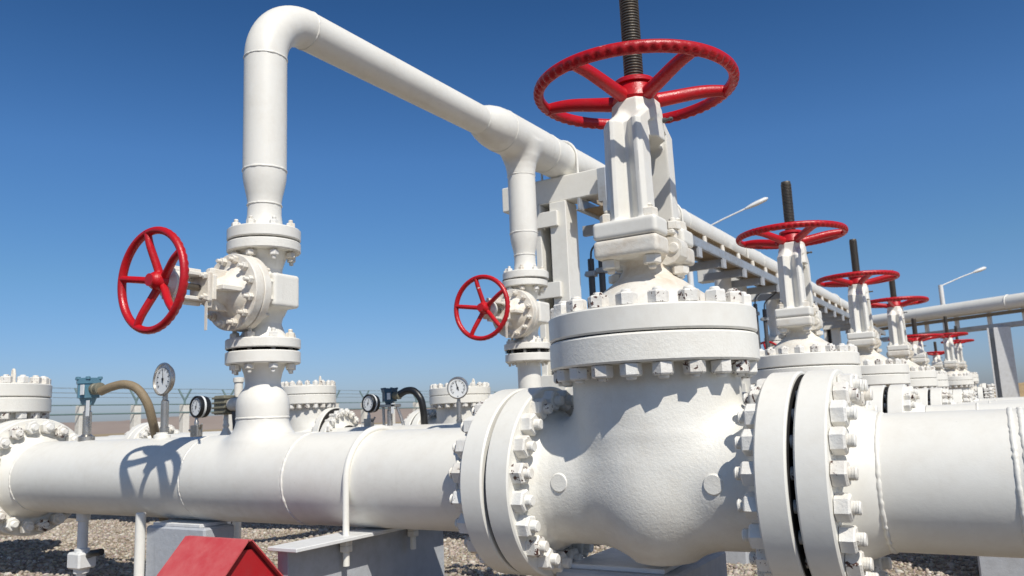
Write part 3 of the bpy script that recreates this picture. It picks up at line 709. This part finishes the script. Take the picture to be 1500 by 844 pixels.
# ------------------------------------------------------------------ instruments on the pipes
TICK = MB()
for k in range(28):
    a = R_(-135 + 270 * k / 27); L = .014 if k % 3 else .022
    TICK.M = Matrix.Rotation(-a, 4, 'Z'); w = .0015 if k % 3 else .0026
    TICK.add([(-w, .078 - L, .0), (w, .078 - L, .0), (w, .078, .0), (-w, .078, .0)], [(0, 1, 2, 3)])
TICKM = TICK.mesh('scale_marks', BLACK, None)
NM = MB(); NM.add([(-.005, -.028, 0), (.005, -.028, 0), (.0022, .066, 0), (-.0022, .066, 0)], [(0, 1, 2, 3)]); NM.lathe([(.010, -.001), (.010, .003), (0, .004)], 14); NEEM = NM.mesh('needle', BLACK, 30)
def gauge(loc, face, label, stem_len, needle, scale=1, body=STEEL, stemmat=STEEL, deep=.03, gname='dial gauges on stems'):
    t = thing('pressure_gauge', loc, label, 'gauge', gname, 0, scale)
    q = Vector((0, 0, 1)).rotation_difference(Vector(face)); 
    # keep dial upright
    f = Vector(face).normalized(); up = Vector((0, 0, 1)); xr = up.cross(f).normalized(); up2 = f.cross(xr)
    q = Matrix((xr, up2, f)).transposed().to_quaternion(); c = Vector((0, 0, stem_len))
    m = MB(); m.lathe([(0, -deep), (.088, -deep), (.096, -deep + .01), (.098, -.005), (.107, -.003), (.110, .004), (.108, .014), (.099, .016), (.095, .004)], 48); link('case', m.mesh('case', body), t, c, q)
    m = MB(); m.lathe([(.097, .0035), (0, .0035)][::-1], 48); d = link('dial', m.mesh('dial', DIAL), t, c, q)
    link('scale_marks', TICKM, d, (0, 0, .006)); link('needle', NEEM, d, (0, 0, .008), Quaternion((0, 0, 1), R_(needle)))
    m = MB(); m.lathe([(0, -.02), (.052, -.02), (.052, .012), (.036, .02), (.036, .03)], 24); link('socket', m.mesh('socket', WHITE), t)
    back = -f * deep * .6
    m = MB(); m.lathe([(.03, .03), (.03, .06), (.025, .065), (.025, stem_len * .62), (.017, stem_len * .64), (.017, stem_len * .78), (.022, stem_len * .79), (.022, stem_len - .09), (.014, stem_len - .085), (.014, stem_len - .02)], 20); link('stem', m.mesh('stem', stemmat), t, (back.x * .8, back.y * .8, 0))
    return t
gauge((-3.425, 0, .255), (-.08, -1, .05), 'white round dial gauge in steel case on the front pipe at left', .375, 8)
gauge((-3.30, 3.15, .225), (.32, -1, .04), 'round white dial gauge beside the big left flange of the largest valve', .37, 18, 1.0)
# black cased gauges on stand pipes
def black_gauge(loc, label, h):
    t = thing('differential_gauge', loc, label, 'gauge', 'black cased gauges')
    f = Vector((-.1, -1, .03)).normalized(); xr = Vector((0, 0, 1)).cross(f).normalized(); q = Matrix((xr, f.cross(xr), f)).transposed().to_quaternion(); c = (0, 0, h)
    m = MB(); m.lathe([(0, -.10), (.07, -.10), (.092, -.08), (.096, -.05), (.096, .012), (.088, .02), (.078, .014), (.076, .006)], 40); link('case', m.mesh('case', BLACK), t, c, q)
    m = MB(); m.lathe([(0, .007), (.078, .007)], 40); d = link('dial', m.mesh('dial', DIAL), t, c, q); o = link('scale_marks', TICKM, d, (0, 0, .009)); o.scale = (.85,) * 3; o = link('needle', NEEM, d, (0, 0, .011), Quaternion((0, 0, 1), -.3)); o.scale = (.8,) * 3
    m = MB(); m.lathe([(.0965, -.035), (.0985, -.034), (.0985, -.018), (.0965, -.017)], 40); link('band', m.mesh('band', DIAL), t, c, q)
    m = MB(); m.lathe([(0, h - .16), (.02, h - .16), (.02, h - .13), (.014, h - .12), (.014, h - .08)], 12); m.box(-.05, .05, -.03, .03, h - .26, h - .16, .006); m.tube([(-.05, 0, h - .2), (-.10, 0, h - .2)], .008, 8); m.tube([(.05, 0, h - .19), (.10, -.02, h - .15)], .01, 8); link('manifold_block', m.mesh('manifold_block', STEEL), t)
    m = MB(); m.lathe([(.028, -.2), (.028, h - .27), (.02, h - .26), (0, h - .26)], 14); link('stand_pipe', m.mesh('stand_pipe', WHITE), t, (0, 0, 0)); 
    return t
black_gauge((-4.80, 1.3, -.62), 'black cased gauge left of the front branch pipe', 1.112)
black_gauge((-4.50, 3.2, -.72), 'black cased gauge right of the middle bolted valve', 1.215)
def transmitter(loc, label, mat, h, s=1, hose=None, hosemat=TAN, legs=False):
    t = thing('transmitter', loc, label, 'transmitter', 'blue transmitter heads'); t.scale = (s,) * 3
    m = MB(); m.lathe([(0, -.02), (.055, -.02), (.055, .015), (.04, .02), (.03, .03), (.03, h - .1), (.022, h - .09), (.022, h - .02)], 20); link('stem', m.mesh('stem', STEEL), t)
    m = MB(); pol = [(-.065, -.045), (.0, -.078), (.065, -.045), (.065, .045), (0, .078), (-.065, .045)]
    z0, z1 = h, h + .13
    m.prism(pol, z0 + .0, z1); m.prism([(x * 1.1, y * 1.1) for x, y in pol], z1 - .03, z1 + .01); m.lathe([(0, h - .05), (.035, h - .05), (.045, h - .03), (.055, h)], 6)
    for x, y in pol: m.at((x, y, 0)).lathe([(.016, z1), (.016, z1 + .018), (0, z1 + .020)], 8)
    m.at(); link('housing', m.mesh('housing', mat, 30), t)
    m = MB().at((.06, 0, h + .06), 'x'); m.lathe([(.0, 0), (.04, 0), (.04, .03), (.034, .035), (.034, .055), (.042, .058), (.042, .085), (.03, .09), (0, .09)], 16); link('cable_gland', m.mesh('cable_gland', OLIVE), t)
    m = MB(); m.box(.03, .075, -.079, -.074, h + .02, h + .09, .001); link('tag_plate', m.mesh('tag_plate', DIAL), t)
    m = MB(); m.box(.06, .10, -.05, -.047, h - .13, h - .02, .001); link('tag_plate', m.mesh('tag_plate', DIAL), t)
    if legs:
        m = MB(); m.box(-.1, .12, -.05, .05, h - .06, h - .03, .004); m.tube([(-.09, 0, h - .05), (-.08, 0, 0)], .016, 10); m.tube([(.1, 0, h - .05), (.15, .02, h - .2), (.2, .0, 0)], .016, 10); link('impulse_tube', m.mesh('impulse_tube', STEEL), t)
    return t
transmitter((-4.28, 0, .262), 'pale blue instrument head on a steel stem on the front pipe at far left', BLUE, .285)
transmitter((-4.17, 3.15, .215), 'dark blue instrument head with black hose, behind the U-bolt of the front pipe', DBLUE, .30, .95, legs=True)
def hose(pts, r, mat, label):
    t = thing('flexible_hose', pts[0], label, 'hose', 'bent instrument hoses'); o = Vector(pts[0])
    m = MB().tube([p - o for p in spline(pts, 10)], r, 18); link('hose_sleeve', m.mesh('hose_sleeve', mat, 60), t)
    return t
hose([(-4.13, .0, .585), (-4.04, .02, .612), (-3.93, .05, .625), (-3.83, .08, .59), (-3.775, .12, .495), (-3.785, .17, .38), (-3.86, .27, .2), (-3.88, .34, -.1), (-3.88, .36, -.75)], .030, TAN, 'tan hose arching down from the pale blue instrument head')
hose([(-4.03, 3.15, .57), (-3.95, 3.16, .60), (-3.86, 3.17, .59), (-3.785, 3.18, .505), (-3.77, 3.2, .38), (-3.80, 3.27, .2), (-3.82, 3.45, 0), (-3.82, 3.5, -.9)], .036, BLACK, 'black hose arching down from the dark blue instrument head')
# finned transmitter with tan cylinder behind the branch
t = thing('flow_transmitter', (-4.35, 1.25, -.72), 'olive finned instrument with a cream cylinder behind the front branch pipe', 'transmitter')
m = MB(); m.box(-.09, .05, -.06, .06, 1.13, 1.29, .008)
for k in range(4): m.box(-.1, .06, -.072, .072, 1.14 + k * .04, 1.155 + k * .04, .003)
link('housing', m.mesh('housing', OLIVE), t)
m = MB().at((.05, 0, 1.21), 'x'); m.lathe([(.03, 0), (.05, .01), (.055, .03), (.055, .12), (.04, .13), (.04, .15)], 24); link('cylinder', m.mesh('cylinder', CREAM), t)
m = MB().at((.19, -.0, 1.19), 'x'); m.lathe([(0, 0), (.045, 0), (.045, .03), (0, .032)], 24); link('end_cap', m.mesh('end_cap', GALV), t)
m = MB(); m.lathe([(.05, 0), (.05, .90), (.075, .91), (.03, 1.0), (.02, 1.02), (.028, 1.04), (.02, 1.06), (.02, 1.14)], 20); link('stand_pipe', m.mesh('stand_pipe', WHITE), t)
m = MB(); m.tube([(.1, 0, 1.15), (.12, 0, 1.0), (.12, 0, .9)], .022, 10); link('valve_stub', m.mesh('valve_stub', DARKS), t)
t = thing('vent_pipe', (-4.62, 1.6, -.75), 'thin upright cream pipe just left of the front branch pipe', 'pipe')
m = MB(); m.lathe([(.038, 0), (.038, 1.45), (.048, 1.452), (.048, 1.49), (.03, 1.495), (0, 1.5)], 20); link('tube', m.mesh('tube', CREAM), t)
for (x, y, z, lb) in ((-3.3, 8.5, 1.78, 'white vent bend among far risers right of the largest bonnet'),):
    t = thing('vent_bend', (-2.95, 9.1, 0), lb, 'pipe')
    m = MB().tube([(0, 0, -1), (0, 0, 1.6)] + [(.12 - .12 * math.cos(a), 0, 1.62 + .12 * math.sin(a)) for a in np.linspace(0, PI, 12)] + [(.24, 0, 1.35)], .06, 18); link('tube', m.mesh('tube', WHITE, 60), t)

# drain below the front pipe
t = thing('drain_valve', (-4.275, 0, -.246), 'small grey drain valve with dark lever hanging under the front pipe at left', 'drain valve')
m = MB(); m.lathe([(.045, 0.005), (.045, -.05), (.034, -.055), (.034, -.235), (.05, -.24), (.05, -.26), (.02, -.28)], 20); link('drop_pipe', m.mesh('drop_pipe', GREYS), t)
m = MB(); m.box(-.075, .075, -.065, .065, -.37, -.26, .012); m.lathe([(.05, -.37), (.05, -.40), (.032, -.405), (.032, -.5)], 18); m.at((-.075, 0, -.315), '-x').lathe([(.04, 0), (.04, .03), (0, .032)], 6); link('valve_body', m.mesh('valve_body', GREYS), t)
m = MB(); m.tube([(.07, 0, -.285), (.12, .0, -.265), (.2, .02, -.255)], [.018, .024, .024], 10); link('lever', m.mesh('lever', BLACK, 60), t)

# ------------------------------------------------------------------ supports and piers under the front pipe
t = thing('pipe_saddle', (-1.6, 0, 0), 'grey steel saddle with a white U-bolt clamping the front pipe', 'pipe support')
m = MB(); m.box(-.085, .105, -.66, .66, -.272, -.2535, .003); link('top_plate', m.mesh('top_plate', GREYS), t)
m = MB(); m.box(-.085, -.012, -.60, .60, -.95, -.2725, .004); link('pedestal', m.mesh('pedestal', GREYP), t)
m = MB(); r = .262; m.tube([(.03, -r, -.40), (.03, -r, -.2), (.03, -r, 0)] + [(.03, -r * math.cos(a), r * math.sin(a)) for a in np.linspace(0, PI, 40)[1:]] + [(.03, r, -.2), (.03, r, -.4)], .0165, 16)
u = link('u_bolt', m.mesh('u_bolt', WHITE, 60), t)
m = MB(); hexnut(m, .034, .03, -.2735, -1); hexnut(m, .034, .028, -.3036, -1); m.lathe([(.0175, -.30), (.0175, -.306)], 12); nm_ = m.mesh('nut', CREAM, 30)
for sg in (-1, 1): link('nut', nm_, u, (.03, sg * r, 0))
def pier(x0, x1, y0, y1, zt, label, cap=True):
    t = thing('concrete_pier', ((x0 + x1) / 2, (y0 + y1) / 2, -.95), label, 'pier', 'grey piers under the pipes')
    dx, dy = (x1 - x0) / 2, (y1 - y0) / 2
    m = MB(); m.box(-dx, dx, -dy, dy, -.1, zt + .95 - .02, .012); link('block', m.mesh('block', GREYP), t)
    m = MB(); m.box(-dx * .8, dx * .8, -dy * .9, dy * .9, zt + .93, zt + .95, .003); link('bearing_plate', m.mesh('bearing_plate', GREYS), t)
pier(-3.29, -2.74, -.19, .03, -.2535, 'grey pier below the front tee, behind the red cover')
pier(-.50, .06, -.08, .62, -.36, 'grey pier below the largest gate valve')
pier(-.95, -.50, 2.85, 3.6, -.23, 'grey pier under the second row pipe, left of the right big flange')
pier(3.5, 4.2, -.3, .4, -.26, 'grey pier under the right end of the front pipe')
pier(1.0, 1.6, 2.8, 3.5, -.23, 'grey pier under the right second row pipe')
t = thing('marker_post', (-3.305, -.215, -.75), 'slim white post standing against the grey pier below the front tee', 'post')
m = MB(); m.lathe([(.03, -.1), (.03, .55), (.024, .556), (0, .558)], 20); link('tube', m.mesh('tube', WHITE), t)

# red gabled cover in front
t = thing('red_cover', (-1.66, -.80, -.70), 'red sheet metal cover with gabled roof in front of the pipe', 'cover')
hw, hh, x0, x1 = .34, .34, -.41, .025; zt = .50; zb = zt - hh
m = MB(); th = .006
def sheet(m, P, n, th):
    n = Vector(n).normalized() * th; vs = [Vector(p) for p in P] + [Vector(p) - n for p in P]; k = len(P)
    m.add(vs, [tuple(range(k)), tuple(range(k, 2 * k))[::-1]] + [(i, i + k, (i + 1) % k + k, (i + 1) % k)[::-1] for i in range(k)][::1])
sheet(m, [(x0, -hw, zb), (x1, -hw, zb), (x1, -.012, zt), (x0, -.012, zt)], (0, -hh, hw), th)
sheet(m, [(x1, hw, zb), (x0, hw, zb), (x0, .012, zt), (x1, .012, zt)], (0, hh, hw), th)
sheet(m, [(x0, -.012, zt), (x1, -.012, zt), (x1, .012, zt), (x0, .012, zt)], (0, 0, 1), th)
link('roof', m.mesh('roof', REDBOX, 30), t)
k = .965
for xe in (x0 + .03, x1 - .03):
    m = MB(); P = [(xe, -hw * k, zb + .0), (xe, hw * k, zb + .0), (xe, .036, zt - .045), (xe, -.036, zt - .045)]; sheet(m, P, (1, 0, 0), .005); link('gable_panel', m.mesh('gable_panel', REDG, 30), t)
m = MB(); m.box(x0 + .04, x1 - .04, -hw * .88, hw * .88, -.02, zb - .0, .006); link('base_box', m.mesh('base_box', REDBOX), t)

# ------------------------------------------------------------------ ground, gravel, hills
def gz(x, y):
    s = np.clip((y - .4) / 3.0, 0, 1); s = s * s * (3 - 2 * s)
    return -.70 - .17 * s + .012 * np.sin(1.7 * x + .6) * np.sin(1.3 * y) + .008 * np.sin(4.1 * x - 2 * y)
def axis_pts(c, near, far):
    a = list(np.linspace(-near, near, 90)); g = [near * (far / near) ** (k / 30) for k in range(1, 31)]
    return np.array([c - v for v in g[::-1]] + [c + v for v in a] + [c + v for v in g])
gx, gy = axis_pts(-2, 12, 6000), axis_pts(4, 12, 6000); GX, GY = np.meshgrid(gx, gy, indexing='ij'); GZ = gz(GX, GY)
fade = np.clip(1 - (np.hypot(GX, GY) - 30) / 60, 0, 1); GZ = -.87 + (GZ + .87) * fade
n1, n2 = GX.shape; I = np.arange(n1 * n2).reshape(n1, n2)
F = np.stack([I[:-1, :-1], I[1:, :-1], I[1:, 1:], I[:-1, 1:]], -1).reshape(-1, 4)
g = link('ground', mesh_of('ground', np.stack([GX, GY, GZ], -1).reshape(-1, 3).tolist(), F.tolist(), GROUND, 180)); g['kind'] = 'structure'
def pebbles(n, ext, smin, smax, name):
    import bmesh
    bm = bmesh.new(); bmesh.ops.create_icosphere(bm, subdivisions=1, radius=1); bv = np.array([v.co[:] for v in bm.verts]); bf = np.array([[v.index for v in f.verts] for f in bm.faces]); bm.free()
    x = RNG.uniform(ext[0], ext[1], n); y = RNG.uniform(ext[2], ext[3], n); s = smin * (smax / smin) ** (RNG.random(n) ** 1.8)
    A = RNG.normal(size=(n, 3, 3)); Q, _ = np.linalg.qr(A); sc = RNG.uniform(.6, 1.25, (n, 1, 3)); jit = 1 + RNG.normal(0, .13, (n, len(bv), 1))
    V = np.einsum('nij,nvj->nvi', Q, bv[None] * jit * sc) * s[:, None, None]; V[..., 2] *= .75
    V += np.stack([x, y, gz(x, y) + s * .25], 1)[:, None, :]
    Fc = (bf[None] + (np.arange(n) * len(bv))[:, None, None]).reshape(-1, 3)
    me = bpy.data.meshes.new(name); me.vertices.add(n * len(bv)); me.vertices.foreach_set('co', V.reshape(-1)); 
    me.loops.add(Fc.size); me.loops.foreach_set('vertex_index', Fc.reshape(-1)); me.polygons.add(len(Fc)); me.polygons.foreach_set('loop_start', np.arange(0, Fc.size, 3)); me.update(calc_edges=True); me.validate()
    at = me.attributes.new('tone', 'FLOAT', 'POINT'); at.data.foreach_set('value', np.repeat(RNG.random(n), len(bv)).astype(np.float32))
    me.materials.append(PEB); return me
o = link('gravel', pebbles(44000, (-9.5, 2.8, -.6, 4.6), .008, .027, 'gravel')); tag(o, 'pale brown loose gravel stones lying on the ground under the pipes', 'gravel', None, 'stuff')
def ridge(name, pts_fn, mat, a0, a1, d, base, n=160, depth=.35):
    vs, fs = [], []
    for k in range(n + 1):
        a = a0 + (a1 - a0) * k / n; h = pts_fn(k / n)
        for i in range(9):
            u = i / 8; dd = d * (1 + depth * u); hh = base + h * math.sin(min(1, u * 1.15) * PI / 2) ** 1.4
            hh += (h * .05) * math.sin(k * .9 + i * 1.7) * math.sin(k * .37 + i) * (u > 0)
            vs.append((1.327 + dd * math.sin(a), -3.33 + dd * math.cos(a), hh))
    for k in range(n):
        for i in range(8): a = k * 9 + i; fs.append((a, a + 1, a + 10, a + 9)[::-1])
    o = link(name, mesh_of(name, vs, fs, mat, 180)); o['kind'] = 'structure'; return o
nz = lambda t, s: sum(math.sin(t * f * 6.28 + s * p) / q for f, p, q in ((1.3, 1.1, 2), (3.1, 2.3, 4), (7.7, .7, 8), (17, 1.9, 18)))
# bearings from +Y, clockwise: the picture spans about -64 to +2 degrees
ridge('far_hills', lambda t: (62 + 14 * nz(t, 1.0)) * (1 - .15 * t), HILLF, R_(-100), R_(-15), 2600, -3)
ridge('near_hill', lambda t: 6.4 * math.sin(PI * min(1, t * 3.6) / 2) ** 2 + .35 * nz(t, 2.0), HILLN, R_(-9), R_(40), 190, -1.2)

# ------------------------------------------------------------------ fence
fc = thing('fence', (-19, 0, 0), 'pale post fence with green barbed wire arms, far behind at left', 'fence')
PM = MB(); PM.box(-.10, .10, -.10, .10, -1.1, 1.02, .01); PMM = PM.mesh('post', CONC)
AM = MB(); AM.tube([(0, 0, 1.0), (0, 0, 1.14)], .028, 8)
for s in (1, -1): AM.tube([(0, 0, 1.13), (s * .12, s * .12, 1.47)], .026, 8)
AMM = AM.mesh('barb_arm', GREENM)
k = 0; y = 2.5
while y < 60:
    p = link('post', PMM, fc, (0, y, 0)); link('barb_arm', AMM, p); y += 1.52; k += 1
for z, r in ((1.03, .015), (.80, .02)):
    m = MB().tube([(.10, -10, z), (.10, 20, z), (.10, 60, z)], r, 8); link('rail', m.mesh('rail', GREENM, 60), fc)
for s in (1, -1):
    for u in (.3, .65, 1):
        m = MB().tube([(s * .12 * u, -10, 1.13 + .34 * u)] + [(s * .12 * u, y, 1.13 + .34 * u - .01 * (k % 2)) for k, y in enumerate(np.arange(0, 60, .76))], .004, 5); link('barbed_wire', m.mesh('barbed_wire', WIRE, 60), fc)
# ------------------------------------------------------------------ street lamps
def lamp(base, top, tip, label):
    t = thing('street_lamp', base, label, 'street lamp', 'street lamps beyond the pipework'); b = Vector(base); T = Vector(top) - b; P = Vector(tip) - b
    m = MB().tube([(0, 0, 0), (0, 0, T.z * .5), (0, 0, T.z)], [.13, .11, .09], 14); link('pole', m.mesh('pole', GREYS, 60), t)
    d = P - T; m = MB().tube([Vector((0, 0, T.z - .05)), T + d * .45, T + d * .78], .026, 10); link('arm', m.mesh('arm', GREYS, 60), t)
    m = MB().tube([T + d * .72, T + d * .78, T + d * .86, T + d * .97, T + d], [.04, .08, .105, .095, .04], 14, True, (1.0, .75)); link('lamp_head', m.mesh('lamp_head', GREYS, 60), t)
lamp((-7.1, 21.5, -.9), (-7.1, 21.5, 5.85), (-4.70, 22.6, 6.93), 'street lamp whose arm rises behind the overhead pipe, left of the second wheel')
lamp((-.79, 34.8, -.9), (-.79, 34.8, 5.05), (.92, 35.75, 5.70), 'street lamp with long arm above the far horizontal pipe at right')

t = thing('cable_loop', (2.3, 17.9, -.9), 'thin red hose loop beside the far grey column', 'hose')
m = MB().tube([(0, 0, 0), (0, 0, .9)] + [(.32 - .32 * math.cos(a), 0, .95 + .32 * math.sin(a)) for a in np.linspace(0, PI, 14)] + [(.64, 0, .8), (.64, 0, 0)], .016, 8); link('tube', m.mesh('tube', RED, 60), t)

# ------------------------------------------------------------------ light, sky, camera
SUN = Vector((.545, -.385, .75)).normalized()
w = bpy.data.worlds.new('World'); SC.world = w; w.use_nodes = True; t = w.node_tree
sky = t.nodes.new('ShaderNodeTexSky'); sky.sky_type = 'NISHITA'; sky.sun_disc = False
sky.sun_elevation = math.asin(SUN.z); sky.sun_rotation = math.atan2(SUN.x, SUN.y)
sky.altitude = 0; sky.air_density = 1.0; sky.dust_density = 1.0; sky.ozone_density = 6.0
hs = t.nodes.new('ShaderNodeHueSaturation'); hs.inputs['Saturation'].default_value = 1.2
bg = t.nodes['Background']; bg.inputs['Strength'].default_value = .1
tc = t.nodes.new('ShaderNodeTexCoord'); sx = t.nodes.new('ShaderNodeSeparateXYZ'); t.links.new(tc.outputs['Generated'], sx.inputs[0])
tint = ramp(t, sx.outputs[2], [(0, (.92, .91, 1.10)), (.04, (.90, .92, 1.15)), (.17, (1.06, 1.03, 1.03)), (.31, (1.12, 1.05, 1.09)), (.47, (.76, .78, .85)), (.62, (.52, .57, .57)), (1, (.46, .51, .52))])
mt = t.nodes.new('ShaderNodeMix'); mt.data_type = 'RGBA'; mt.blend_type = 'MULTIPLY'; mt.inputs[0].default_value = 1
t.links.new(sky.outputs[0], hs.inputs['Color']); t.links.new(hs.outputs[0], mt.inputs[6]); t.links.new(tint.outputs[0], mt.inputs[7]); t.links.new(mt.outputs[2], bg.inputs['Color'])
L = bpy.data.lights.new('sun', 'SUN'); L.energy = 4.4; L.angle = R_(.53); L.color = (1, .955, .87)
o = bpy.data.objects.new('sun', L); C.objects.link(o); o.rotation_mode = 'QUATERNION'; o.rotation_quaternion = SUN.to_track_quat('Z', 'Y'); o.location = SUN * 30

cam = bpy.data.cameras.new('camera'); co = bpy.data.objects.new('camera', cam); C.objects.link(co); SC.camera = co
yaw, pit, rol = .5483, .1586, .041
fw = Vector((-math.sin(yaw) * math.cos(pit), math.cos(yaw) * math.cos(pit), math.sin(pit))); r = Vector((math.cos(yaw), math.sin(yaw), 0)); u = r.cross(fw)
c_, s_ = math.cos(rol), math.sin(rol); r2 = c_ * r - s_ * u; u2 = s_ * r + c_ * u
co.matrix_world = Matrix.Translation((1.3269, -3.3316, .2924)) @ Matrix((r2, u2, -fw)).transposed().to_4x4()
cam.sensor_width = 36; cam.lens = 36 * 1179.3 / 1500; cam.clip_start = .05; cam.clip_end = 12000
cam.dof.use_dof = True; cam.dof.focus_distance = 3.7; cam.dof.aperture_fstop = 4.5
SC.view_settings.view_transform = 'Standard'; SC.view_settings.look = 'None'; SC.view_settings.exposure = 0
SC.render.engine = 'CYCLES'
